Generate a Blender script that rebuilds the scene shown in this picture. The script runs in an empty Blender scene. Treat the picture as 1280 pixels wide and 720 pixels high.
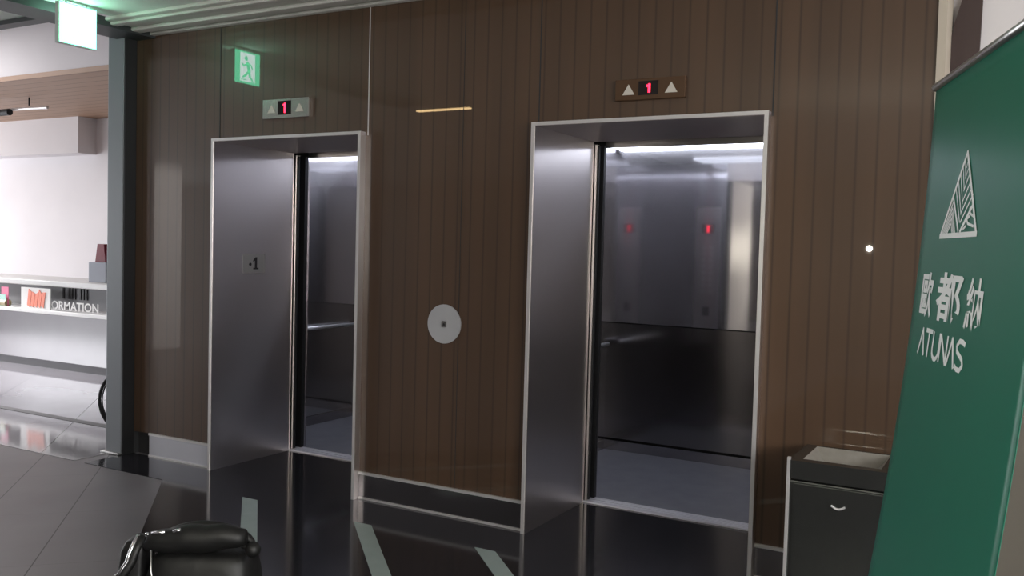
import bpy, bmesh, math, random
from mathutils import Vector, Matrix
random.seed(7)
S = bpy.context.scene
COL = S.collection
PI = math.pi

# ------------------------------------------------------------------ materials
def mat(name, col=(.5,.5,.5), rough=.5, metal=0, emit=None, es=0, coat=0, coat_r=.03, ior=1.5, bump=None, trans=0, aniso=0, arot=0, spec=.5):
    m = bpy.data.materials.new(name); m.use_nodes = True
    n = m.node_tree.nodes; b = n['Principled BSDF']
    b.inputs['Base Color'].default_value = (*col, 1)
    b.inputs['Roughness'].default_value = rough
    b.inputs['Metallic'].default_value = metal
    b.inputs['IOR'].default_value = ior
    b.inputs['Specular IOR Level'].default_value = spec
    b.inputs['Coat Weight'].default_value = coat
    b.inputs['Coat Roughness'].default_value = coat_r
    b.inputs['Transmission Weight'].default_value = trans
    if emit:
        b.inputs['Emission Color'].default_value = (*emit, 1)
        b.inputs['Emission Strength'].default_value = es
    if aniso:
        b.inputs['Anisotropic'].default_value = aniso
        b.inputs['Anisotropic Rotation'].default_value = arot
        t = n.new('ShaderNodeTangent'); t.direction_type = 'RADIAL'; t.axis = 'Z'
        m.node_tree.links.new(t.outputs[0], b.inputs['Tangent'])
    if bump:                                   # (scale xyz, strength, distance)
        sc, st, di = bump
        tc = n.new('ShaderNodeTexCoord'); mp = n.new('ShaderNodeMapping'); no = n.new('ShaderNodeTexNoise'); bp = n.new('ShaderNodeBump')
        mp.inputs['Scale'].default_value = sc; no.inputs['Scale'].default_value = 1; no.inputs['Detail'].default_value = 3
        bp.inputs['Strength'].default_value = st; bp.inputs['Distance'].default_value = di
        L = m.node_tree.links
        L.new(tc.outputs['Object'], mp.inputs[0]); L.new(mp.outputs[0], no.inputs['Vector'])
        L.new(no.outputs['Fac'], bp.inputs['Height']); L.new(bp.outputs[0], b.inputs['Normal'])
    return m

def mottle(m, c1, c2, scale=(3,3,3), detail=4):
    """colour varies a little from place to place (noise in object space)"""
    n = m.node_tree.nodes; L = m.node_tree.links; b = n['Principled BSDF']
    tc = n.new('ShaderNodeTexCoord'); mp = n.new('ShaderNodeMapping'); no = n.new('ShaderNodeTexNoise'); r = n.new('ShaderNodeValToRGB')
    mp.inputs['Scale'].default_value = scale; no.inputs['Scale'].default_value = 1; no.inputs['Detail'].default_value = detail
    r.color_ramp.elements[0].position = .3; r.color_ramp.elements[1].position = .7
    r.color_ramp.elements[0].color = (*c1, 1); r.color_ramp.elements[1].color = (*c2, 1)
    L.new(tc.outputs['Object'], mp.inputs[0]); L.new(mp.outputs[0], no.inputs['Vector']); L.new(no.outputs['Fac'], r.inputs[0]); L.new(r.outputs[0], b.inputs['Base Color'])
    return m

def mathn(nt, op, a, b=None, c=None):
    x = nt.nodes.new('ShaderNodeMath'); x.operation = op
    for i, v in enumerate((a, b, c)):
        if v is None: continue
        if hasattr(v, 'links') or hasattr(v, 'is_linked'): nt.links.new(v, x.inputs[i])
        else: x.inputs[i].default_value = v
    return x.outputs[0]

def streaked(m, fac, col, rough, an=.74):
    """polished metal plus a weak second lobe from vertical grinding marks, which smears lamps sideways"""
    nt = m.node_tree; n = nt.nodes; out = n['Material Output']; b = n['Principled BSDF']
    g = n.new('ShaderNodeBsdfAnisotropic'); g.inputs['Color'].default_value = (*col,1); g.inputs['Roughness'].default_value = rough; g.inputs['Anisotropy'].default_value = an
    t = n.new('ShaderNodeTangent'); t.direction_type = 'RADIAL'; t.axis = 'Z'; nt.links.new(t.outputs[0], g.inputs['Tangent'])
    x = n.new('ShaderNodeMixShader'); x.inputs[0].default_value = fac
    nt.links.new(b.outputs[0], x.inputs[1]); nt.links.new(g.outputs[0], x.inputs[2]); nt.links.new(x.outputs[0], out.inputs[0])
    return m

def wall_material():
    m = mat('brown_slatted_wall_glass', (.05,.03,.02), .45, coat=1, coat_r=.012, ior=1.5)
    nt = m.node_tree; n = nt.nodes; L = nt.links; b = n['Principled BSDF']
    g = n.new('ShaderNodeNewGeometry'); sx = n.new('ShaderNodeSeparateXYZ'); L.new(g.outputs['Position'], sx.inputs[0])
    t = mathn(nt, 'FRACT', mathn(nt, 'DIVIDE', mathn(nt, 'ADD', sx.outputs[0], 10.01), .0885))
    d = mathn(nt, 'ABSOLUTE', mathn(nt, 'SUBTRACT', t, .5))
    r = n.new('ShaderNodeValToRGB'); L.new(d, r.inputs[0])
    e = r.color_ramp.elements
    e[0].position = 0; e[0].color = (0,0,0,1); e[1].position = .10; e[1].color = (1,1,1,1)
    tc = n.new('ShaderNodeTexCoord'); mp = n.new('ShaderNodeMapping'); mp.inputs['Scale'].default_value = (5,1,.35)
    no = n.new('ShaderNodeTexNoise'); no.inputs['Scale'].default_value = 1; no.inputs['Detail'].default_value = 4
    L.new(g.outputs['Position'], mp.inputs[0]); L.new(mp.outputs[0], no.inputs['Vector'])
    r2 = n.new('ShaderNodeValToRGB'); L.new(no.outputs['Fac'], r2.inputs[0])
    r2.color_ramp.elements[0].position = .3; r2.color_ramp.elements[1].position = .7
    r2.color_ramp.elements[0].color = (.066,.036,.019,1); r2.color_ramp.elements[1].color = (.090,.049,.026,1)
    mx = n.new('ShaderNodeMix'); mx.data_type = 'RGBA'
    L.new(r.outputs[0], mx.inputs[0]); mx.inputs[6].default_value = (.045,.023,.012,1); L.new(r2.outputs[0], mx.inputs[7])
    L.new(mx.outputs[2], b.inputs['Base Color'])
    return m

def tile_material(name, c1, c2, grout, size, rough, width=.006, cross=True):
    m = mat(name, c1, rough); nt = m.node_tree; n = nt.nodes; L = nt.links; b = n['Principled BSDF']
    g = n.new('ShaderNodeNewGeometry'); sx = n.new('ShaderNodeSeparateXYZ'); L.new(g.outputs['Position'], sx.inputs[0])
    s = mathn(nt, 'MULTIPLY', mathn(nt, 'ADD', sx.outputs[0], sx.outputs[1]), .70711)
    q = mathn(nt, 'MULTIPLY', mathn(nt, 'SUBTRACT', sx.outputs[1], sx.outputs[0]), .70711)
    def line(v, off, per, w):
        f = mathn(nt, 'FRACT', mathn(nt, 'DIVIDE', mathn(nt, 'ADD', v, 40*per+off), per))
        d = mathn(nt, 'ABSOLUTE', mathn(nt, 'SUBTRACT', f, .5))
        return mathn(nt, 'GREATER_THAN', d, .5-w/per/2)
    l = line(s, .311, size, width)
    if cross:
        l = mathn(nt, 'MAXIMUM', l, mathn(nt, 'MULTIPLY', line(q, 0, size*2, width*.6), .35))
    no = n.new('ShaderNodeTexNoise'); no.inputs['Scale'].default_value = 1.4; no.inputs['Detail'].default_value = 5
    L.new(g.outputs['Position'], no.inputs['Vector'])
    r = n.new('ShaderNodeValToRGB'); r.color_ramp.elements[0].position = .35; r.color_ramp.elements[1].position = .65
    r.color_ramp.elements[0].color = (*c1,1); r.color_ramp.elements[1].color = (*c2,1); L.new(no.outputs['Fac'], r.inputs[0])
    mx = n.new('ShaderNodeMix'); mx.data_type = 'RGBA'; L.new(l, mx.inputs[0]); L.new(r.outputs[0], mx.inputs[6]); mx.inputs[7].default_value = (*grout,1)
    L.new(mx.outputs[2], b.inputs['Base Color'])
    return m

def plank_material(name, c1, c2, period):
    m = mat(name, c1, .5); nt = m.node_tree; n = nt.nodes; L = nt.links; b = n['Principled BSDF']
    g = n.new('ShaderNodeNewGeometry'); sx = n.new('ShaderNodeSeparateXYZ'); L.new(g.outputs['Position'], sx.inputs[0])
    f = mathn(nt, 'FRACT', mathn(nt, 'DIVIDE', mathn(nt, 'ADD', sx.outputs[1], 50), period))
    l = mathn(nt, 'LESS_THAN', f, .06)
    mp = n.new('ShaderNodeMapping'); mp.inputs['Scale'].default_value = (.6,6,1); no = n.new('ShaderNodeTexNoise'); no.inputs['Scale'].default_value = 1
    L.new(g.outputs['Position'], mp.inputs[0]); L.new(mp.outputs[0], no.inputs['Vector'])
    mx = n.new('ShaderNodeMix'); mx.data_type = 'RGBA'; L.new(no.outputs['Fac'], mx.inputs[0]); mx.inputs[6].default_value = (*c1,1); mx.inputs[7].default_value = (*c2,1)
    m2 = n.new('ShaderNodeMix'); m2.data_type = 'RGBA'; L.new(l, m2.inputs[0]); L.new(mx.outputs[2], m2.inputs[6]); m2.inputs[7].default_value = (c1[0]*.4,c1[1]*.4,c1[2]*.4,1)
    L.new(m2.outputs[2], b.inputs['Base Color'])
    return m

M = {}
M['wall'] = wall_material()
M['core'] = mat('dark_plaster', (.03,.03,.032), .7)
M['paint'] = mottle(mat('off_white_paint', (.75,.72,.73), .75), (.74,.71,.72), (.78,.75,.76), (1,1,1))
M['ceil'] = mottle(mat('ceiling_paint', (.8,.8,.8), .8), (.78,.77,.74), (.84,.82,.8), (2,2,2))
M['cornice'] = mottle(mat('cornice_grey', (.45,.45,.42), .55), (.6,.59,.55), (.72,.7,.66), (1,14,1))
M['wood'] = plank_material('wood_soffit', (.36,.22,.14), (.44,.28,.19), .22)
M['beam'] = mat('dark_beam_paint', (.03,.034,.036), .5)
M['post'] = mottle(mat('post_grey_steel', (.2,.21,.23), .45, .2), (.21,.225,.245), (.25,.265,.285), (1,1,.6))
M['steel'] = streaked(mat('brushed_steel', (.76,.71,.69), .30, 1, bump=((2.5,2.5,.9), .12, .01)), .15, (.7,.66,.66), .3, .8)
M['header'] = mat('satin_header_steel', (.5,.44,.45), .4, .6)
M['mirror'] = streaked(mat('polished_steel', (.58,.57,.59), .06, .95, bump=((1.6,1.6,.8), .06, .01)), .35, (.6,.58,.6), .2)
M['mirror_low'] = mat('dark_polished_steel', (.30,.285,.285), .16, 1, aniso=.5, bump=((1.5,1.5,.8), .06, .01))
M['bright'] = mat('bright_steel_edge', (.85,.83,.83), .3, .6)
M['skirt_lit'] = mat('daylit_skirting_steel', (.62,.62,.68), .4, .35)  # lighter skirting steel: reflected hall daylight is put into the colour
M['skirt'] = mat('skirting_steel', (.42,.40,.41), .2, 1, bump=((3,3,3), .08, .01))
M['rail'] = mat('satin_rail', (.8,.8,.82), .4, .75)
M['sill'] = mat('sill_aluminium', (.8,.8,.88), .38, .3)
M['black'] = mat('black_rubber', (.012,.012,.013), .6)
M['gap'] = mat('dark_gap_metal', (.03,.03,.032), .5, .5)
M['granite'] = mottle(mat('black_polished_granite', (.02,.02,.025), .10), (.017,.017,.021), (.026,.026,.032), (40,40,40))
M['tile'] = tile_material('grey_floor_tile', (.19,.182,.195), (.23,.222,.235), (.035,.035,.04), .435, .36)
M['halltile'] = tile_material('glossy_hall_tile', (.24,.23,.245), (.28,.27,.29), (.09,.09,.095), .9, .07, .01)
M['inlay'] = mottle(mat('pale_green_inlay', (.3,.36,.34), .4), (.30,.37,.35), (.35,.42,.40), (8,8,8))
M['carfloor'] = mottle(mat('grey_vinyl_car_floor', (.2,.2,.24), .42), (.19,.195,.23), (.23,.235,.27), (6,6,6))
M['green'] = mat('green_vinyl_banner', (.012,.165,.105), .36, bump=((1.2,1.2,1.2), .15, .03))
M['white_ink'] = mat('white_ink', (.92,.95,.95), .5)
M['alu'] = mat('matt_aluminium', (.6,.6,.58), .35, 1)
M['red_led'] = mat('red_led', (.1,.0,.0), .4, emit=(1,.02,.06), es=5)
M['led_off'] = mat('black_display_glass', (.012,.008,.008), .12)
M['arrow'] = mat('frosted_arrow_lens', (.62,.58,.52), .4)
M['plate'] = mat('indicator_plate_steel', (.62,.61,.58), .25, 1)
M['plate_dark'] = mat('brown_reflection_plate', (.10,.055,.03), .12, .2)  # same kind of plate; its dark brown reflection is put into the colour
M['disc'] = mottle(mat('spun_steel_disc', (.5,.5,.52), .45, .35), (.48,.48,.50), (.56,.56,.58), (4,4,4))
M['sign_green'] = mat('exit_sign_green', (.02,.3,.14), .4, emit=(.14,1,.52), es=7)
M['sign_white'] = mat('exit_sign_white', (.6,.8,.8), .4, emit=(.8,1,.95), es=9)
M['sign_case'] = mat('exit_sign_case', (.55,.6,.58), .4)
M['sand'] = mottle(mat('pale_tray_steel', (.3,.28,.25), .45, .2), (.27,.255,.22), (.33,.31,.28), (20,20,20))
M['bin'] = mat('dark_polished_bin_steel', (.15,.155,.15), .25, .9, bump=((1,1,1), .1, .01))
M['leather'] = mat('black_glossy_leather', (.006,.006,.006), .5, bump=((9,9,9), .3, .02))
M['chrome'] = mat('chrome', (.8,.8,.82), .12, 1)
M['desk_white'] = mat('white_desk_top', (.82,.82,.80), .3)
M['desk_front'] = mottle(mat('glossy_grey_desk_front', (.42,.41,.43), .15), (.38,.37,.39), (.44,.43,.45), (1,1,1))
M['desk_dark'] = mat('dark_desk_niche', (.17,.17,.18), .5)
M['redbox'] = mat('dark_red_card', (.22,.02,.04), .5)
M['greybox'] = mat('grey_box_card', (.36,.38,.44), .5)
M['pink'] = mat('pink_print', (.85,.2,.35), .5)
M['orange'] = mat('orange_red_print', (.9,.25,.15), .5)
M['teal'] = mat('pale_teal_print', (.45,.75,.65), .5)
M['paper'] = mat('white_paper', (.85,.85,.82), .6)
M['tan'] = mat('tan_plastic', (.5,.42,.25), .5)
M['maroon'] = mat('dark_brown_board', (.055,.035,.032), .6)
M['taupe'] = mat('taupe_wainscot', (.16,.145,.12), .6)
M['beige'] = mat('beige_plaster', (.5,.44,.36), .7)
M['daylight'] = mat('window_daylight', (.8,.8,.8), .5, emit=(.93,.95,1), es=3)
M['warm'] = mat('warm_lamp_diffuser', (.8,.7,.5), .5, emit=(1,.68,.32), es=16)
M['spot'] = mat('bright_lamp_bulb', (.9,.9,.9), .4, emit=(1,.97,.8), es=3000)
M['cool_dim'] = mat('car_fill_light', (.8,.8,.8), .5, emit=(.80,.86,1), es=1.8)
M['cool'] = mat('cool_car_light', (.8,.8,.8), .5, emit=(.80,.86,1), es=8)
M['ink'] = mat('black_ink', (.012,.01,.012), .5)
M['film'] = mat('clear_sticker', (.38,.37,.36), .35, .6)
M['glass'] = mat('clear_glass', (1,1,1), .02, trans=1, ior=1.45)

# ------------------------------------------------------------------ helpers
def link(o, parent=None):
    COL.objects.link(o)
    if parent: o.parent = parent
    return o
def obj(name, bm, m, parent=None, smooth=False, bevel=0):
    me = bpy.data.meshes.new(name); bmesh.ops.recalc_face_normals(bm, faces=bm.faces); bm.to_mesh(me); bm.free()
    for x in (m if isinstance(m, (list, tuple)) else [m]): me.materials.append(x)
    if smooth:
        for p in me.polygons: p.use_smooth = True
    o = bpy.data.objects.new(name, me); link(o, parent)
    if parent is not None:                              # geometry is written in world space: cancel the Empty's place
        o.matrix_parent_inverse = Matrix.Identity(4)
        pl = parent.location.copy(); pp = parent.parent
        while pp is not None: pl += pp.location; pp = pp.parent
        me.transform(Matrix.Translation(-pl))
    if bevel:
        b = o.modifiers.new('bevel', 'BEVEL'); b.width = bevel; b.segments = 2; b.limit_method = 'ANGLE'
    return o
def thing(name, label, cat, loc=(0,0,0), group=None):
    o = bpy.data.objects.new(name, None); link(o); o.location = loc; o.empty_display_size = .1
    o['label'] = label; o['category'] = cat
    if group: o['group'] = group
    return o
def tag(o, label, cat, group=None):
    o['label'] = label; o['category'] = cat
    if group: o['group'] = group
    return o
def struct(name, bm, m, **k):
    o = obj(name, bm, m, **k); o['kind'] = 'structure'; return o
def box(bm, x0, x1, y0, y1, z0, z1, mi=0):
    vs = [bm.verts.new((x,y,z)) for x in (x0,x1) for y in (y0,y1) for z in (z0,z1)]
    for f in ((0,1,3,2),(4,6,7,5),(0,4,5,1),(2,3,7,6),(0,2,6,4),(1,5,7,3)):
        fc = bm.faces.new([vs[i] for i in f]); fc.material_index = mi
    return vs
def B(*bs):
    bm = bmesh.new()
    for b in bs: box(bm, *b)
    return bm
def prism(bm, pts, axis, a0, a1):
    """pts 2-D outline, extruded along axis ('x','y','z') from a0 to a1"""
    def P(p, a):
        return {'x': (a,p[0],p[1]), 'y': (p[0],a,p[1]), 'z': (p[0],p[1],a)}[axis]
    A = [bm.verts.new(P(p,a0)) for p in pts]; C = [bm.verts.new(P(p,a1)) for p in pts]
    bm.faces.new(A); bm.faces.new(C[::-1])
    for i in range(len(pts)):
        j = (i+1) % len(pts); bm.faces.new((A[i],C[i],C[j],A[j]))
def tube(bm, pts, r, seg=10, closed=False):
    pts = [Vector(p) for p in pts]; n = len(pts); rings = []
    up = Vector((0,0,1))
    for i, p in enumerate(pts):
        a = pts[(i-1) % n] if (closed or i > 0) else p
        b = pts[(i+1) % n] if (closed or i < n-1) else p
        t = (b-a).normalized()
        u = t.cross(up)
        if u.length < .05: u = t.cross(Vector((0,1,0)))
        u.normalize(); w = t.cross(u).normalized()
        rr = r[i] if isinstance(r, (list,tuple)) else r
        rings.append([bm.verts.new(p+u*math.cos(2*PI*k/seg)*rr+w*math.sin(2*PI*k/seg)*rr) for k in range(seg)])
    for i in range(n if closed else n-1):
        A = rings[i]; C = rings[(i+1) % n]
        for k in range(seg): bm.faces.new((A[k],A[(k+1)%seg],C[(k+1)%seg],C[k]))
    if not closed:
        bm.faces.new(rings[0][::-1]); bm.faces.new(rings[-1])
def cyl(bm, c, axis, r, h, seg=40):
    """disc or cylinder centred on c with its axis along axis"""
    a = Vector(axis).normalized()*h/2; tube(bm, [Vector(c)-a, Vector(c)+a], r, seg)
def text_mesh(body, bold=0.0):
    cu = bpy.data.curves.new('lettering', 'FONT'); cu.body = body; cu.size = 1; cu.offset = bold; cu.resolution_u = 3
    o = bpy.data.objects.new('lettering', cu); COL.objects.link(o)
    bpy.context.view_layer.update()
    me = bpy.data.meshes.new_from_object(o.evaluated_get(bpy.context.evaluated_depsgraph_get()))
    COL.objects.unlink(o); bpy.data.objects.remove(o); bpy.data.curves.remove(cu)
    return me
def place_text(bm, body, fn, bold=0.0):
    """fn maps (u,v in 0..1 of the lettering's own box) to a 3-D point"""
    me = text_mesh(body, bold)
    if not me.vertices: return
    xs = [v.co.x for v in me.vertices]; ys = [v.co.y for v in me.vertices]
    x0, x1, y0, y1 = min(xs), max(xs), min(ys), max(ys)
    vs = [bm.verts.new(fn((v.co.x-x0)/(x1-x0), (v.co.y-y0)/(y1-y0))) for v in me.vertices]
    for p in me.polygons:
        try: bm.faces.new([vs[i] for i in p.vertices])
        except ValueError: pass
    bpy.data.meshes.remove(me)
def strokes(bm, segs, fn, w):
    """flat strokes on a surface: each (u0,v0,u1,v1) in surface metres"""
    for s in segs:
        u0,v0,u1,v1 = s[:4]; ww = s[4] if len(s) > 4 else w
        d = Vector((u1-u0, v1-v0)); 
        if d.length < 1e-6: continue
        nrm = Vector((-d.y, d.x)).normalized()*ww/2; e = d.normalized()*ww*.25
        q = [(u0-e.x+nrm.x, v0-e.y+nrm.y), (u0-e.x-nrm.x, v0-e.y-nrm.y), (u1+e.x-nrm.x, v1+e.y-nrm.y), (u1+e.x+nrm.x, v1+e.y+nrm.y)]
        bm.faces.new([bm.verts.new(fn(*p)) for p in q])

# ------------------------------------------------------------------ dimensions
H = 2.2; WD = 1.2292; XR = 2.4037; D = .705          # door frame height, width, second frame's place, recess depth
WL, WR = -.85, 4.33                                    # ends of the clad wall
HB = .163
CEIL = 3.0

# ------------------------------------------------------------------ room shell
struct('floor', B((-16,9,-13,7,-.12,0)), M['tile'])
# black polished border and dark diagonal field next to the lifts (thin slab set flush)
bm = bmesh.new()
prism(bm, [(-.845,-.385),(-.06,-.385),(2.6,-3.045),(2.6,-8),(9,-8),(9,.0),(-.845,.0)], 'z', -.02, .003)
struct('floor_black_granite', bm, M['granite'])
struct('floor_hall', B((-16,-.96,-.385,6.2,-.02,.003)), M['halltile'])
struct('floor_hall_joint', B((-16,-.96,.44,.52,.0,.006)), M['core'])
struct('floor_recess', B((.0,WD,.0,D,-.02,.0031), (XR,XR+WD,.0,D,-.02,.0031)), M['granite'])
# inlaid pale strips at 45 degrees
for i, (x, y0) in enumerate(((.715,-.39),(1.575,-.395),(2.36,-.385))):
    hw = .062; bm = bmesh.new(); ln = 1.15
    prism(bm, [(x-hw,y0),(x+hw,y0),(x+hw+ln,y0-ln),(x-hw+ln,y0-ln)], 'z', .001, .0062)
    o = obj('floor_strip', bm, M['inlay'])
    tag(o, ['pale green floor strip nearest the black bag, leftmost of three', 'pale green floor strip in front of the wall between the lifts, middle of three', 'pale green floor strip nearest the right lift, rightmost of three'][i], 'floor strip', 'pale strips laid in the black floor')

# clad wall with two openings
bm = B((WL,0.0,0,.68,HB,CEIL), (WD,XR,0,.68,HB,CEIL), (XR+WD,WR,0,.68,HB,CEIL), (0,WD,0,.68,H+.019,CEIL), (XR,XR+WD,0,.68,H+.019,CEIL))
struct('wall_lift_lobby', bm, M['wall'])
struct('wall_lift_lobby_core', B((WL+.02,0.0,.04,.68,0,HB), (WD,XR,.04,.68,0,HB), (XR+WD,WR-.02,.04,.68,0,HB)), M['core'])
# glass panel joints
for i, x in enumerate((0.0, 1.246, 2.4, 3.64)):
    struct('trim_%d' % (i+1), B((x-.003,x+.003,-.0025,.0,H+.0,CEIL-.02)), M['bright'] if i == 1 else M['core'])
struct('trim_5', B((1.918,1.921,-.002,.0,HB,CEIL-.02)), M['core'])
# skirting
def skirt(name, x0, x1, m='skirt'):
    o = struct(name, B((x0,x1,-.006,.04,.012,HB-.008)), M[m])
    a = obj('skirting_edge', B((x0,x1,-.014,.04,HB-.010,HB+.006), (x0,x1,-.014,.04,0,.014)), M['bright'], o)
    a['label'] = 'bright steel edges of the skirting'
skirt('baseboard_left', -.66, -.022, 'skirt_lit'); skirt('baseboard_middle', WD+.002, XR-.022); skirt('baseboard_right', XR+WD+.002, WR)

# ceilings
bm = B((-16,9,-13,-.53,CEIL,CEIL+.1), (-.6,9,-.53,.7,CEIL,CEIL+.1))
struct('ceiling', bm, M['ceil'])
struct('ceiling_cornice', B((-.8,WR,-.40,.0,2.975,CEIL), (-.8,WR,-.36,-.30,2.955,2.975), (-.8,WR,-.20,-.12,2.95,2.975), (-.8,WR,-.05,.0,2.955,2.975)), M['cornice'], bevel=.008)
struct('ceiling_beam', B((-.92,-.64,-3.2,.0,2.94,3.0), (-16,-.78,-.62,-.53,2.97,3.1)), M['beam'])
struct('ceiling_hall', B((-16,-.8,-.53,3.0,4.4,4.5)), M['ceil'])
struct('wall_hall_fascia', B((-16,-.8,3.0,3.12,3.606,4.4)), M['paint'])
struct('ceiling_soffit', B((-16,-.8,2.99,6.4,3.6,3.66)), M['wood'])
struct('wall_hall_bulkhead', B((-16,-9.48,5.6,6.4,2.98,3.6)), M['paint'])
struct('wall_hall_back', B((-16,-1.5,5.95,6.1,0,3.6)), M['paint'])
struct('wall_shaft_side', B((WL-.01,WL+.02,.0,5.9,0,4.4)), M['core'])
# far ends of the lobby, seen only as reflections
struct('wall_behind', B((-16,9,-13.1,-13,0,CEIL)), M['maroon'])
struct('wall_right', B((8.9,9,-13,7,0,CEIL)), M['beige'])
struct('added_window', B((8.88,8.9,-9,-2,1.3,2.85)), M['daylight'])  # glowing panel added on the unseen right wall to brighten the lobby
struct('wall_left', B((-16.1,-16,-13,7,0,4.5)), M['paint'])
struct('window_1', B((-15.99,-15.9,.5,5.2,.2,3.3)), M['daylight'])
struct('window_2', B((-15.99,-15.9,-9,-5.5,.3,2.6)), M['daylight'])
struct('wall_pillar', B((-6.05,-5.9,-4.74,-4.27,0,CEIL)), M['paint'])
# wall to the right of the clad wall
struct('trim_6', B((WR,WR+.035,-.012,.5,0,CEIL)), M['beige'])
struct('wall_beside', B((WR+.035,9,.30,.42,1.2,CEIL)), M['paint'])
struct('wall_beside_wainscot', B((WR+.035,9,.285,.42,0,1.2)), M['taupe'])
bm = bmesh.new(); prism(bm, [(4.44,2.99),(4.41,2.75),(4.375,2.62),(4.355,2.5),(4.372,1.9),(4.47,1.9),(4.49,2.99)], 'y', .26, .30)
tag(obj('wall_board', bm, M['maroon']), 'dark brown board on the white wall behind the green banner', 'board')

# ------------------------------------------------------------------ post
p = thing('post', 'grey square steel post standing at the left end of the brown wall', 'post', (-.93,-.05,0))
obj('post_shaft', B((-1.01,-.845,-.10,-.001,.0,2.97)), M['post'], p, bevel=.006)
obj('shaded_side', B((-.845,-.832,-.094,-.001,.0,2.96)), M['gap'], p)  # dark layer over the right face, standing in for its shade
bm = B((-1.035,-.845,-.125,-.005,0.003,.018))
obj('floor_plate', bm, M['alu'], p, bevel=.003)

# ------------------------------------------------------------------ lifts
def lift_frame(x0, which, number):
    f = thing('elevator_door_frame', which, 'door frame', (x0+WD/2, 0, 0), 'brushed steel frames around the lift doors')
    x1 = x0+WD; pr = .05; t = .02
    L = obj('jamb', B((x0-t,x0+.002,-pr,D,0,H)), M['steel'], f); 
    R_ = obj('jamb', B((x1-t,x1,-pr,D,0,H)), M['steel'], f)
    obj('header', B((x0-t,x1,-pr,D,H,H+t)), M['header'], f)
    obj('edge_trim', B((x0-t-.001,x0-.002,-pr-.004,-pr,0,H+t), (x1-t+.002,x1+.001,-pr-.004,-pr,0,H+t), (x0-.002,x1-t+.002,-pr-.004,-pr,H+.002,H+t)), M['bright'], f)
    if number:
        s = obj('number_sticker', B((x0+.002,x0+.0032,.215,.425,1.325,1.46)), M['film'], f)
        bm = bmesh.new()
        fn = lambda u,v: (x0+.0045, .30+.065*u, 1.352+.085*v)
        me_pts = [(.20,0),(.20,.13),(.42,.13),(.42,.72),(.18,.60),(.18,.76),(.50,1),(.76,1),(.76,.13),(.98,.13),(.98,0)]
        bm.faces.new([bm.verts.new(fn(*q)) for q in me_pts])
        c = [(.2+.15*math.cos(a*PI/8), .42+.13*math.sin(a*PI/8)) for a in range(16)]
        c = [(x0+.0045, .268+.085*u, 1.352+.085*v) for u,v in c]
        bm.faces.new([bm.verts.new(q) for q in c])
        obj('number_one', bm, M['ink'], s)
    return f
lift_frame(0.0, 'brushed steel frame of the left lift, below the pale floor indicator', True)
lift_frame(XR, 'brushed steel frame of the right lift, next to the bin', False)

def sill(x0, lab):
    o = obj('door_sill', B((x0-.02,x0+WD,D,D+.035,-.01,.012), (x0-.02,x0+WD,D+.045,D+.075,-.01,.012), (x0-.02,x0+WD,D+.085,D+.12,-.01,.012), (x0-.02,x0+WD,D,D+.12,-.02,.002)), M['sill'])
    tag(o, lab, 'door sill', 'grooved metal sills at the lift doors')
sill(0, 'grooved metal sill in the left lift doorway'); sill(XR, 'grooved metal sill in the right lift doorway')

def sliding(x0, lab):
    d = thing('outer_lift_door', lab, 'door', (x0, D+.05, 0), 'lift doors slid open into the wall')
    obj('door_panel', B((x0-.52,x0+.005,D+.012,D+.04,.014,H-.015)), M['gap'], d)
    obj('door_edge', B((x0+.0055,x0+.02,D+.010,D+.042,.014,H-.015)), M['steel'], d)
    obj('rubber_strip', B((x0+.02,x0+.030,D+.018,D+.034,.02,H-.02)), M['black'], d)
    c = thing('inner_lift_door', lab.replace('outer', 'inner'), 'door', (x0, D+.12, 0), 'lift doors slid open into the wall')
    obj('door_panel', B((x0-.50,x0+.015,D+.09,D+.118,.014,H-.015)), M['gap'], c)
    obj('door_edge', B((x0+.0155,x0+.032,D+.088,D+.12,.014,H-.015)), M['gap'], c)
sliding(0, 'open outer sliding door at the left lift, seen as a thin dark edge')
sliding(XR, 'open outer sliding door at the right lift, seen as a thin dark edge')

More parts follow.
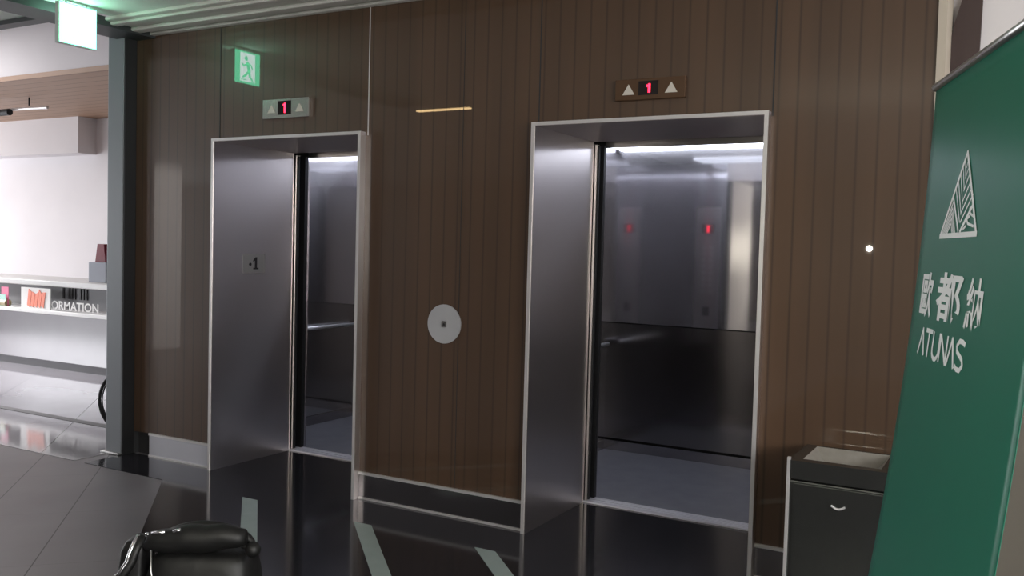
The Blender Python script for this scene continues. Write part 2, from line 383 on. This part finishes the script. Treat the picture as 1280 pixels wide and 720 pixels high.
def car(x0, lab, cop):
    xl, xr, yf, yb, zt = x0-.5, x0+1.35, .86, 2.16, 2.34
    c = thing('elevator_car', lab, 'elevator car', (x0+.4, 1.5, 0), 'lift cars standing open')
    obj('car_floor', B((xl,xr,D+.125,yb,-.03,.010)), M['carfloor'], c)
    obj('car_ceiling', B((xl-.03,xr+.03,yf,yb+.03,zt,zt+.03)), M['steel'], c)
    obj('side_wall', B((xl-.03,xl,yf,yb,0,zt)), M['mirror'], c)
    obj('side_wall', B((xr,xr+.03,yf,yb,0,zt)), M['mirror'], c)
    obj('back_wall', B((xl-.03,xr+.03,yb,yb+.03,1.0,zt)), M['mirror'], c)
    obj('back_wall_lower', B((xl-.03,xr+.03,yb-.004,yb+.03,.10,.992)), M['mirror_low'], c)
    sk = obj('car_skirting', B((xl,xr,yb-.02,yb,.01,.085), (xl,xl+.012,yf,yb,.01,.085), (xr-.012,xr,yf,yb,.01,.085)), M['skirt'], c)
    # front return panels and transom
    obj('front_panel', B((xl,x0+.02,yf-.02,yf,0,zt)), M['mirror'], c)
    obj('front_panel', B((x0+WD-.02,xr,yf-.02,yf,0,zt)), M['mirror'], c)
    obj('transom', B((x0+.02,x0+WD-.02,yf-.02,yf,H-.02,zt)), M['steel'], c)
    # handrails: left, back and right
    for a, b, ax in (((xl+.06,yf+.25,.84),(xl+.06,yb-.12,.84),'y'), ((xr-.06,yf+.25,.84),(xr-.06,yb-.12,.84),'y')):
        bm = bmesh.new(); tube(bm, [a, b], .016, 12)
        s = -1 if a[0] < x0+.4 else 1
        for yy in (a[1]+.1, b[1]-.1): tube(bm, [(a[0],yy,.84),(a[0]+s*.06,yy,.84)], .009, 8)
        obj('handrail', bm, M['rail'], c, smooth=True)
    # light: a shallow cove along the back of the ceiling
    obj('ceiling_light', B((xl+.04,xr-.04,yb-.14,yb-.03,zt-.02,zt)), M['cool'], c)
    obj('ceiling_light', B((xl+.35,xr-.35,yf+.12,yf+.42,zt-.02,zt)), M['cool_dim'], c)  # dim panel added out of view to lift header underside and car floor
    # control panel on the front return
    for xc in ((x0-.13,) if cop else (x0-.13,)):
        p_ = obj('control_panel', B((xc-.11,xc+.11,yf,yf+.012,.75,1.95)), M['steel'], c)
        obj('display', B((xc-.055,xc+.055,yf+.012,yf+.017,1.72,1.80)), M['led_off'], p_)
        bm = B((xc-.007,xc+.007,yf+.017,yf+.0185,1.733,1.79), (xc+.007,xc+.014,yf+.017,yf+.0185,1.774,1.784))
        obj('display_digit', bm, M['red_led'], p_)
        for k in range(8):
            for s in (-1,1):
                bm = bmesh.new(); cyl(bm, (xc+s*.032, yf+.016, 1.60-.055*k), (0,1,0), .017, .012, 20)
                obj('button', bm, M['bright'], p_)
        obj('keyhole_plate', B((xc-.03,xc+.03,yf+.012,yf+.015,1.0,1.08)), M['ink'], p_)
    return c
car(0, 'open left lift car with steel walls and one visible handrail', False)
car(XR, 'open right lift car with mirror-polished back wall', True)
# shaft fill so that nothing shows round the cars
struct('wall_shaft', B((WL,5.0,2.3,2.4,0,CEIL), (1.55,1.68,.70,2.3,0,CEIL), (4.28,4.325,.1,2.3,0,CEIL), (WL,5,.68,2.4,2.42,2.5), (WL,-.03,.675,.70,0,CEIL), (WD+.01,XR-.03,.675,.70,0,CEIL), (XR+WD+.01,4.3,.675,.70,0,CEIL),(-.03,WD+.01,.675,.70,H+.021,CEIL),(XR-.03,XR+WD+.01,.675,.70,H+.021,CEIL)), M['core'])

# floor indicators above the doors
def indicator(x0, x1, z0, z1, lab, pm):
    xm = (x0+x1)/2; zm = (z0+z1)/2; w = x1-x0
    t = thing('floor_indicator', lab, 'floor indicator', (xm, -.01, z0), 'floor indicators above the lift doors')
    obj('face_plate', B((x0,x1,-.022,0,z0,z1)), pm, t, bevel=.003)
    dsp = obj('display', B((xm-w*.155,xm+w*.125,-.0245,-.022,z0+.022,z1-.014)), M['led_off'], t)
    obj('digit_one', B((xm-.006,xm+.006,-.0262,-.0245,z0+.032,z1-.028), (xm-.015,xm-.006,-.0262,-.0245,z1-.044,z1-.034)), M['red_led'], dsp)
    for xc in (x0+w*.20, x1-w*.19):
        bm = bmesh.new(); h = .052; b = .032
        prism(bm, [(xc-b,zm-h/2),(xc+b,zm-h/2),(xc,zm+h/2)], 'y', -.026, -.022)
        obj('up_arrow', bm, M['arrow'], t)
indicator(.405,.792,2.330,2.452, 'pale steel floor indicator with a red 1 above the left lift', M['plate'])
indicator(2.845,3.215,2.310,2.415, 'floor indicator in painted brown reflection with a red 1 above the right lift', M['plate_dark'])

# round call plate
t = thing('call_button_plate', 'round pale steel call button plate on the brown wall between the lifts', 'call button', (1.825,-.005,1.105))
bm = bmesh.new(); cyl(bm, (1.825,-.004,1.105), (0,1,0), .112, .008, 64); obj('disc', bm, M['disc'], t)
b_ = obj('button', B((1.812,1.845,-.014,-.008,1.088,1.122)), M['plate'], t)
bm = bmesh.new(); prism(bm, [(1.820,1.097),(1.838,1.097),(1.829,1.114)], 'y', -.0155, -.014); obj('arrow_mark', bm, M['ink'], b_)

# ------------------------------------------------------------------ hanging exit sign
sg = thing('exit_sign', 'glowing green and white running-man exit sign hanging from the ceiling', 'exit sign', (-.5,-.705,3.0))
X0 = -.5; y0, y1, z0, z1 = -.83, -.58, 2.735, 2.975
obj('sign_case', B((X0-.018,X0+.018,y0-.006,y1+.006,z0-.006,z1+.006)), M['sign_case'], sg, bevel=.003)
for yh in (y0+.05, y1-.058): obj('hanger', B((X0-.004,X0+.004,yh,yh+.008,z1,3.0)), M['alu'], sg)
for s in (-1, 1):
    xf = X0+s*.0185
    fc = obj('sign_face', B((min(xf,xf+s*.002),max(xf,xf+s*.002),y0,y1,z0,z1)), M['sign_green'], sg)
    xg = xf+s*.0025; xh = xf+s*.004
    yc = (y0+y1)/2
    bm = B((min(xg,xg+s*.001),max(xg,xg+s*.001),yc-.075,yc+.075,z0+.015,z1-.012)); obj('doorway_panel', bm, M['sign_white'], fc)
    bm = bmesh.new(); fn = lambda u,v: (xh, yc+u, z0+v)
    strokes(bm, [(.005,.155,-.015,.10,.030),(-.015,.10,.030,.055,.020),(.030,.055,.052,.045,.014),(-.015,.10,-.022,.055,.020),(-.022,.055,-.050,.030,.016),(.005,.150,.040,.130,.013),(.040,.130,.058,.145,.012),(.002,.150,-.032,.145,.012),(-.032,.145,-.048,.115,.012)], fn, .02)
    bm.faces.new([bm.verts.new(fn(.016+.017*math.cos(a*PI/8), .188+.018*math.sin(a*PI/8))) for a in range(16)])
    strokes(bm, [(-.07,.02,-.02,.012,.006),(.01,.028,.07,.028,.006)], fn, .006)
    obj('running_figure', bm, M['sign_green'], fc)

# ------------------------------------------------------------------ information desk in the hall
dk = thing('information_desk', 'pale information desk with white top in the hall beyond the post', 'desk', (-5.5,2.5,0))
x0, x1, y = -8.0, -3.6, 2.2
obj('desk_top', B((x0,x1,y-.03,y+.75,.965,1.03)), M['desk_white'], dk, bevel=.01)
obj('upper_niche', B((x0,x1,y+.05,y+.10,.72,.965)), M['desk_dark'], dk)
obj('lower_shelf', B((x0,x1,y-.13,y+.75,.655,.70)), M['desk_white'], dk, bevel=.006)
fr = obj('desk_front', B((x0,x1,y,y+.7,.10,.655)), M['desk_front'], dk)
obj('desk_plinth', B((x0+.05,x1-.05,y+.04,y+.66,.003,.10)), M['desk_dark'], dk)
LX0, LX1 = -5.16, -4.10
bm = bmesh.new(); place_text(bm, 'INFORMATION', lambda u,v: (LX0+(LX1-LX0)*u, y-.11, .715+.10*v), .02)
o = obj('lettering', bm, M['paper'], dk); o['label'] = 'white INFORMATION letters'
for k in range(9):
    if k in (1,5): continue
    xk = -4.95+.052*k; obj('slot_mark', B((xk, xk+.028, y+.035, y+.05, .83, .955)), M['ink'], dk)
b = thing('box', 'grey box with dark red bottle-shaped pack on the desk by the post', 'box', (-4.58,2.5,1.03))
obj('box_body', B((-4.71,-4.40,2.40,2.60,1.03,1.26)), M['greybox'], b, bevel=.008)
bm = bmesh.new(); prism(bm, [(-4.65,1.26),(-4.46,1.26),(-4.49,1.47),(-4.61,1.47)], 'y', 2.44, 2.56); obj('pack', bm, M['redbox'], b, bevel=.006)
st = thing('leaflet_stand', 'white leaflet holder with red and orange prints at left end of desk front', 'leaflet stand', (-5.6,2.1,.7))
obj('holder', B((-5.48,-4.93,2.078,2.088,.70,.945)), M['paper'], st)
bm = bmesh.new()
for k in range(5):
    a = -5.36+.065*k; prism(bm, [(a,.74),(a+.05,.72),(a+.085,.90-.02*(k%2)),(a+.03,.93-.03*(k%3))], 'y', 2.073, 2.078)
obj('printed_leaflet', bm, M['orange'], st)
st2 = tag(obj('leaflet', B((-5.92,-5.78,2.11,2.115,.70,.93)), M['pink']), 'small pink leaflet left of the white leaflet holder', 'leaflet')
st3 = tag(obj('card', B((-5.93,-5.80,2.09,2.095,.70,.84)), M['teal']), 'pale green card under the pink leaflet at the desk', 'card')
k = thing('desk_gadget', 'small tan gadget with a dark rod at the far left of the desk', 'gadget', (-5.9,2.1,.655))
bm = bmesh.new(); tube(bm, [(-5.98,2.12,.74),(-5.80,2.12,.74)], .045, 14); obj('gadget_body', bm, M['tan'], k)
bm = bmesh.new(); tube(bm, [(-6.2,2.12,.745),(-5.98,2.12,.745)], .012, 8); obj('rod', bm, M['black'], k)
bm = bmesh.new(); tube(bm, [(-5.93,2.12,.74),(-5.91,2.12,.74)], .047, 14); obj('band', bm, M['black'], k)
# ceiling spotlight in the wood soffit
t = thing('track_light', 'small black and silver track light under the wooden hall ceiling', 'ceiling light', (-8.7,4.0,3.6))
bm = bmesh.new(); tube(bm, [(-8.35,4.0,3.6),(-8.35,4.0,3.48)], .012, 8); obj('stem', bm, M['black'], t)
bm = bmesh.new(); tube(bm, [(-8.85,4.0,3.45),(-7.9,4.0,3.43)], .022, 10); obj('rail', bm, M['bright'], t)
bm = bmesh.new(); tube(bm, [(-9.0,3.95,3.40),(-8.75,3.95,3.40)], .05, 14); obj('lamp_head', bm, M['black'], t)
# bicycle-like wheel half hidden by the post
wx, wy, r = -1.28, .35, .268
w = thing('wheel', 'thin black spoked wheel half hidden behind the grey post', 'wheel', (wx,wy,0))
wz = r+.016
def ring(rad, tr, seg=64):
    bm = bmesh.new(); tube(bm, [(wx+rad*math.cos(2*PI*i/seg)*.871, wy+rad*math.cos(2*PI*i/seg)*.491, wz+rad*math.sin(2*PI*i/seg)) for i in range(seg)], tr, 8, True); return bm
obj('tyre', ring(r, .013), M['black'], w, smooth=True)
obj('rim', ring(r-.02, .006), M['core'], w, smooth=True)
bm = bmesh.new()
for i in range(16):
    a = 2*PI*i/16; tube(bm, [(wx,wy,wz),(wx+(r-.02)*math.cos(a)*.871, wy+(r-.02)*math.cos(a)*.491, wz+(r-.02)*math.sin(a))], .0012, 4)
obj('spokes', bm, M['alu'], w)
bm = bmesh.new(); cyl(bm, (wx,wy,wz), (-.491,.871,0), .025, .07, 16); obj('hub', bm, M['black'], w)

# ------------------------------------------------------------------ bin
bx0, bx1, by0, by1, bz = 3.87, 4.262, -.42, -.045, .685
t = thing('litter_bin', 'dark polished steel litter bin against the brown wall beside the banner', 'bin', ((bx0+bx1)/2,-.23,0))
obj('bin_body', B((bx0,bx1,by0,by1,.03,.60)), M['bin'], t, bevel=.006)
obj('plinth', B((bx0+.02,bx1-.02,by0+.02,by1-.02,.003,.03)), M['black'], t)
# lid: a ring with a sloping tray sunk in it
bm = bmesh.new()
O = [(bx0-.004,by0-.004),(bx1+.004,by0-.004),(bx1+.004,by1),(bx0-.004,by1)]
I = [(bx0+.045,by0+.05),(bx1-.035,by0+.05),(bx1-.035,by1-.02),(bx0+.045,by1-.02)]
vo0 = [bm.verts.new((*q,.607)) for q in O]; vo1 = [bm.verts.new((*q,bz)) for q in O]; vi = [bm.verts.new((*q,bz)) for q in I]; vl = [bm.verts.new((*q,.607)) for q in I]
for i in range(4):
    j = (i+1)%4
    bm.faces.new((vo0[i],vo0[j],vo1[j],vo1[i])); bm.faces.new((vo1[i],vo1[j],vi[j],vi[i])); bm.faces.new((vi[i],vi[j],vl[j],vl[i])); bm.faces.new((vo0[i],vl[i],vl[j],vo0[j]))
obj('lid', bm, M['bin'], t)
bm = bmesh.new()
a = [bm.verts.new((q[0]*.999+.001*3.9,q[1],bz-.001)) for q in I]
cx_, cy_ = (bx0+bx1)/2, (by0+by1)/2
b_ = [bm.verts.new((cx_+(q[0]-cx_)*.72, cy_+(q[1]-cy_)*.66, bz-.055)) for q in I]
for i in range(4):
    j = (i+1)%4; bm.faces.new((a[i],a[j],b_[j],b_[i]))
bm.faces.new(b_)
o = obj('tray', bm, M['sand'], t); o['label'] = 'pale sloping ash tray'
dr = obj('door', B((bx0+.02,bx1-.01,by0-.006,by0,.05,.59)), M['bin'], t, bevel=.002)
obj('edge_strip', B((bx0-.008,bx0+.004,by0-.010,by0+.01,.0,bz+.012)), M['bright'], t)
lk = obj('handle_recess', B((4.03,4.115,by0-.0075,by0-.006,.50,.575)), M['bin'], dr)
bm = bmesh.new(); tube(bm, [(4.047+.0045*i, by0-.012, .520-.012*math.sin(PI*i/12)) for i in range(13)], .0045, 8); obj('pull', bm, M['bright'], dr)

# ------------------------------------------------------------------ banner
bq = (4.2543, -1.7598, -0.3072, 0.1173, 0.8989, 0.0435)
ang = bq[2]; dv = Vector((math.sin(ang), math.cos(ang), 0)); nv = Vector((dv.y, -dv.x, 0))
def ban(u, v, off=0):
    """u metres from the banner's far edge, v metres above the floor, off metres toward the viewer's side"""
    q = Vector((bq[0], bq[1], 0)) - dv*u + nv*(bq[3]*v + bq[5]*v*(2-v)) + Vector((0,0,v))
    # the cloth bellies a little at its near edge
    e = max(0, (u-.62)/.28)
    q += nv*(.0*e*e) * (1 if v < 1.95 else (2-v)/.05)
    return q - nv*off
W = bq[4]
bt = thing('roll_up_banner', 'tall green roll-up banner with white triangle logo and lettering at right', 'banner', (bq[0]-dv.x*W/2, bq[1]-dv.y*W/2, 0))
bm = bmesh.new(); NU, NV = 24, 40
g1 = [[bm.verts.new(ban(W*i/NU, .07+1.93*j/NV)) for j in range(NV+1)] for i in range(NU+1)]
for i in range(NU):
    for j in range(NV): bm.faces.new((g1[i][j],g1[i+1][j],g1[i+1][j+1],g1[i][j+1]))
o = obj('banner_cloth', bm, M['green'], bt, smooth=True)
sd = o.modifiers.new('thickness', 'SOLIDIFY'); sd.thickness = .0015; sd.offset = 0
bm = bmesh.new(); tube(bm, [ban(-.005,2.0), ban(W*.5,2.0), ban(W+.005,2.0)], .011, 10); obj('top_rail', bm, M['alu'], bt, smooth=True)
bm = bmesh.new()
def obox(bm, u0,u1,o0,o1,z0,z1):
    base = Vector((bq[0],bq[1],0)); vs = []
    for u in (u0,u1):
        for f in (o0,o1):
            for z in (z0,z1): vs.append(bm.verts.new(base-dv*u+nv*f+Vector((0,0,z))))
    for f in ((0,1,3,2),(4,6,7,5),(0,4,5,1),(2,3,7,6),(0,2,6,4),(1,5,7,3)): bm.faces.new([vs[i] for i in f])
obox(bm, -.01, W+.01, -.05, .09, 0.004, .075); obj('base_cassette', bm, M['alu'], bt, bevel=.012)
bm = bmesh.new(); tube(bm, [ban(W/2,.07)+nv*.03, ban(W/2,1.0)+nv*.045, ban(W/2,1.98)+nv*.02], .008, 8); obj('support_pole', bm, M['alu'], bt, smooth=True)
# lettering, a hair in front of the cloth
inkf = lambda u,v: ban(u, v, .0022)
bm = bmesh.new()
top, bl, br = (.363,1.800), (.190,1.600), (.502,1.600)
strokes(bm, [(top[0],top[1]-.008,bl[0]+.006,bl[1]+.004,.011),(top[0],top[1]-.008,br[0]-.006,br[1]+.004,.011),(bl[0]+.004,bl[1]+.005,br[0]-.004,br[1]+.005,.012)], inkf, .01)
# lower-left chevrons
ap = (.282,1.690)
for k in range(5):
    t0 = k/5
    strokes(bm, [(ap[0]+.002, ap[1]-.008-.060*t0, .215+.052*t0, 1.610, .0055)], inkf, .005)
    if k: strokes(bm, [(ap[0]+.002, ap[1]-.008-.060*t0, .335-.04*t0, 1.610, .0045)], inkf, .005)
# long V stripes in the middle
for a in ((.276,1.700,.352,1.615,.009),(.298,1.712,.356,1.634,.005),(.312,1.728,.360,1.652,.005),(.326,1.743,.363,1.676,.005),(.340,1.757,.365,1.706,.005),(.351,1.770,.366,1.735,.004),
          (.452,1.672,.366,1.612,.010),(.440,1.692,.362,1.634,.005),(.426,1.708,.360,1.656,.005),(.412,1.724,.361,1.680,.005),(.398,1.742,.362,1.705,.005),(.386,1.757,.364,1.733,.004),(.375,1.772,.366,1.757,.004)):
    strokes(bm, [a], inkf, .005)
# waves lower right
strokes(bm, [(.449,1.668,.425,1.660,.006),(.425,1.660,.436,1.650,.007),(.436,1.650,.464,1.643,.006),(.432,1.645,.410,1.639,.006),(.410,1.639,.424,1.629,.007),(.424,1.629,.468,1.622,.006),(.410,1.624,.388,1.617,.006)], inkf, .007)
o = obj('triangle_logo', bm, M['white_ink'], bt); o['label'] = 'white triangle logo of leaf stripes'
bm = bmesh.new()
for ch, u0, u1, v0, v1 in (('歐',.080,.195,1.403,1.517), ('都',.232,.448,1.403,1.519), ('納',.486,.600,1.400,1.513)):
    place_text(bm, ch, lambda u,v,u0=u0,u1=u1,v0=v0,v1=v1: inkf(u0+(u1-u0)*u, v0+(v1-v0)*v), .022)
o = obj('chinese_lettering', bm, M['white_ink'], bt)
# latin name: letters drawn as strokes, the As without a bar
bm = bmesh.new(); v0, v1 = 1.313, 1.374; u = .122; sw = .011
def S_(segs): strokes(bm, segs, inkf, sw)
cw, gap = .058, .010
def pos(i): return u + i*(cw+gap)
a = pos(0); S_([(a,v0,a+cw*.5,v1),(a+cw*.5,v1,a+cw,v0)])
a = pos(1)-.004; S_([(a,v1,a+cw,v1),(a+cw*.5,v1,a+cw*.5,v0)])
a = pos(2); pts = [(a,v1),(a,v0+.022)]+[(a+cw*.5-cw*.5*math.cos(PI*k/8), v0+.022-.022*math.sin(PI*k/8)) for k in range(1,8)]+[(a+cw,v0+.022),(a+cw,v1)]
S_([(*pts[i],*pts[i+1]) for i in range(len(pts)-1)])
a = pos(3); S_([(a,v0,a,v1),(a,v1,a+cw,v0),(a+cw,v0,a+cw,v1)])
a = pos(4); S_([(a,v0,a+cw*.5,v1),(a+cw*.5,v1,a+cw,v0)])
a = pos(5); pts = [(a+cw,v1-.004),(a+cw*.7,v1),(a+cw*.3,v1),(a,v1-.012),(a+cw*.1,v1-.024),(a+cw*.85,v0+.024),(a+cw,v0+.012),(a+cw*.7,v0),(a+cw*.3,v0),(a,v0+.005)]
S_([(*pts[i],*pts[i+1]) for i in range(len(pts)-1)])
o = obj('latin_lettering', bm, M['white_ink'], bt); o['label'] = 'white ATUNAS lettering'

# ------------------------------------------------------------------ black bag in the foreground
cam_loc = Vector((4.7012,-4.3302,1.5483))
bg_c = Vector((2.36,-2.24,0)); rt = Vector((math.cos(.5131+0), -math.sin(-.5131)*-1*-1, 0))
rt = Vector((.871,.491,0)); fw = Vector((-.491,.871,0))          # bag's own width and depth directions
def bgp(x, yy, z): return bg_c + rt*x + fw*yy + Vector((0,0,z))
t = thing('handbag', 'black glossy bulky bag with shiny buckles on the floor in the foreground', 'bag', bg_c)
def blob(rings, seg=28, pw=.5):
    """stack of rounded-rectangle rings (z, cx, cy, rx, ry)"""
    bm = bmesh.new(); R = []
    for (z,cx,cy,rx,ry) in rings:
        rr = []
        for i in range(seg):
            a = 2*PI*i/seg; c_, s_ = math.cos(a), math.sin(a)
            rr.append(bm.verts.new(bgp(cx+rx*math.copysign(abs(c_)**pw,c_), cy+ry*math.copysign(abs(s_)**pw,s_), z)))
        R.append(rr)
    for A, C in zip(R, R[1:]):
        for i in range(seg): bm.faces.new((A[i],A[(i+1)%seg],C[(i+1)%seg],C[i]))
    bm.faces.new(R[0][::-1]); bm.faces.new(R[-1]); return bm
o = obj('bag_body', blob([(.004,.0,0,.16,.10),(.02,0,0,.185,.12),(.25,.0,0,.20,.13),(.42,.02,0,.185,.12),(.50,.02,0,.165,.10),(.54,.03,0,.15,.08)]), M['leather'], t, smooth=True)
ss = o.modifiers.new('sub', 'SUBSURF'); ss.levels = 1; ss.render_levels = 2
# rolled flap along the top, a bulging roll
bm = bmesh.new(); n_ = 14
pp = [bgp(-.155+.325*i/n_, -.055, .555+.034*(i/n_)**.6+.003*math.sin(i*1.3)) for i in range(n_+1)]
rr_ = [.014+.032*min(1,math.sin(PI*min(1,(i+.6)/(n_+1.2)))**.5) for i in range(n_+1)]
tube(bm, pp, rr_, 16)
obj('rolled_flap', bm, M['leather'], t, smooth=True)
# folded side pocket at the left
o = obj('side_pocket', blob([(.20,-.215,-.01,.045,.07),(.22,-.22,-.01,.05,.075),(.53,-.198,-.01,.040,.06),(.558,-.190,-.01,.034,.05),(.562,-.190,-.01,.03,.045)], 24, .35), M['leather'], t, smooth=True)
# strap with a shiny rim
bm = bmesh.new(); sp = [(-.158,-.11,.60),(-.168,-.135,.57),(-.176,-.15,.53),(-.20,-.155,.49),(-.235,-.16,.46),(-.265,-.155,.41),(-.28,-.14,.33),(-.27,-.13,.22)]
tube(bm, [bgp(*q) for q in sp], .006, 10); obj('chrome_strap_rim', bm, M['chrome'], t, smooth=True)
bm = bmesh.new(); tube(bm, [bgp(q[0]+.012,q[1]+.01,q[2]-.004) for q in sp], .013, 10); obj('strap', bm, M['leather'], t, smooth=True)
for a, b2 in (((-.138,-.098,.600),(-.128,-.098,.604)), ((-.118,-.100,.605),(-.075,-.102,.612)), ((-.050,-.102,.614),(-.025,-.100,.620))):
    bm = bmesh.new(); tube(bm, [bgp(*a), bgp(*b2)], .0055, 8); obj('buckle', bm, M['chrome'], t, smooth=True)
bm = bmesh.new(); bmesh.ops.create_uvsphere(bm, u_segments=20, v_segments=12, radius=.026, matrix=Matrix.Translation(bgp(.195,-.06,.548))); obj('round_toggle', bm, M['leather'], t, smooth=True)
bm = bmesh.new(); tube(bm, [bgp(.16,-.06,.56), bgp(.195,-.06,.548)], .009, 8); obj('toggle_cord', bm, M['leather'], t, smooth=True)
for xx in (-.10,):
    bm = bmesh.new(); tube(bm, [bgp(xx-.01,-.125,.56), bgp(xx,-.15,.50), bgp(xx+.015,-.152,.42), bgp(xx+.015,-.15,.30)], .0028, 8); obj('zip', bm, M['alu'], t, smooth=True)
bm = bmesh.new(); hp = [bgp(.02+.15*math.cos(PI*i/14), .02, .53+.07*math.sin(PI*i/14)) for i in range(15)]
tube(bm, hp, .014, 10); obj('handle', bm, M['leather'], t, smooth=True)

# ------------------------------------------------------------------ lamps seen as reflections
t = thing('ceiling_lamp', 'long warm ceiling lamp, seen only as a glint on the brown wall', 'ceiling lamp', (-.69,-3.67,3.0))
obj('lamp_case', B((-1.06,-.32,-3.73,-3.61,2.985,3.0)), M['alu'], t)
obj('diffuser', B((-1.02,-.36,-3.70,-3.64,2.975,2.985)), M['warm'], t)
t = thing('lamp', 'small bare bulb on a thin stand, seen as a star mirrored in the brown wall', 'lamp', (3.48,-4.33,0))
bm = bmesh.new(); bmesh.ops.create_uvsphere(bm, u_segments=20, v_segments=12, radius=.02, matrix=Matrix.Translation((3.48,-4.33,1.63))); obj('bulb', bm, M['spot'], t, smooth=True)
bm = bmesh.new(); tube(bm, [(3.48,-4.33,.003),(3.48,-4.33,1.612)], .012, 8); cyl(bm, (3.48,-4.33,.013), (0,0,1), .15, .02, 24); obj('stand', bm, M['beam'], t)

# ------------------------------------------------------------------ light
def area(name, loc, rot, sx, sy, power, col):
    l = bpy.data.lights.new(name, 'AREA'); l.shape = 'RECTANGLE'; l.size = sx; l.size_y = sy; l.energy = power; l.color = col
    o = bpy.data.objects.new(name, l); link(o); o.location = loc; o.rotation_euler = rot; return o
area('hall_daylight', (-9.5,.9,4.3), (0,0,0), 5, 2.6, 210, (1,.97,.98))
area('hall_window_light', (-15.7,2.5,1.8), (0,-PI/2,0), 2.6, 4.5, 250, (.95,.96,1))
area('lobby_right_fill', (8.8,-5.5,2.1), (0,PI/2,0), 1.4, 6.5, 320, (1,.97,.93))  # fill light added at the right for the jambs and ceiling
area('lobby_left_fill', (-15.7,-6.5,1.8), (0,-PI/2,0), 2.4, 5, 330, (.93,.96,1))  # soft fill added far left to brighten the banner and grey tiles
l = bpy.data.lights.new('pillar_fill_spot', 'SPOT'); l.energy = 600; l.spot_size = .8; l.spot_blend = .4; l.shadow_soft_size = .05; l.color = (1,.95,.88)  # spot added to brighten the pillar's reflection in the clad wall
o = bpy.data.objects.new('pillar_fill_spot', l); link(o); o.location = (-3,-4.2,2.8); o.rotation_euler = (Vector((-6,-4.5,1.4))-o.location).to_track_quat('-Z','Y').to_euler()
l = bpy.data.lights.new('sun_patch', 'SPOT'); l.energy = 30000; l.spot_size = .34; l.spot_blend = 1; l.shadow_soft_size = .3; l.color = (1,.97,1)
o = bpy.data.objects.new('sun_patch', l); link(o); o.location = (-15.5,.5,4.2); o.rotation_euler = (Vector((-5.6,1.0,0))-o.location).to_track_quat('-Z','Y').to_euler()
w = bpy.data.worlds.new('world'); S.world = w; w.use_nodes = True
w.node_tree.nodes['Background'].inputs[0].default_value = (.55,.6,.7,1); w.node_tree.nodes['Background'].inputs[1].default_value = .3

# ------------------------------------------------------------------ camera
yaw, pitch, roll, f = -.5131, -.0438, .0267, 1135.57
fwd = Vector((math.sin(yaw)*math.cos(pitch), math.cos(yaw)*math.cos(pitch), math.sin(pitch)))
right = Vector((math.cos(yaw), -math.sin(yaw), 0)); up = right.cross(fwd)
r2 = math.cos(roll)*right + math.sin(roll)*up; u2 = -math.sin(roll)*right + math.cos(roll)*up
cd = bpy.data.cameras.new('camera'); cam = bpy.data.objects.new('camera', cd); link(cam)
cd.sensor_width = 36; cd.lens = f/1280*36; cd.clip_start = .02; cd.clip_end = 100
mw = Matrix.Identity(4)
for i in range(3):
    mw[i][0] = r2[i]; mw[i][1] = u2[i]; mw[i][2] = -fwd[i]; mw[i][3] = cam_loc[i]
cam.matrix_world = mw
S.camera = cam
S.view_settings.view_transform = 'Standard'; S.view_settings.look = 'None'; S.view_settings.gamma = 1; S.view_settings.exposure = 0
S.view_settings.use_curve_mapping = False
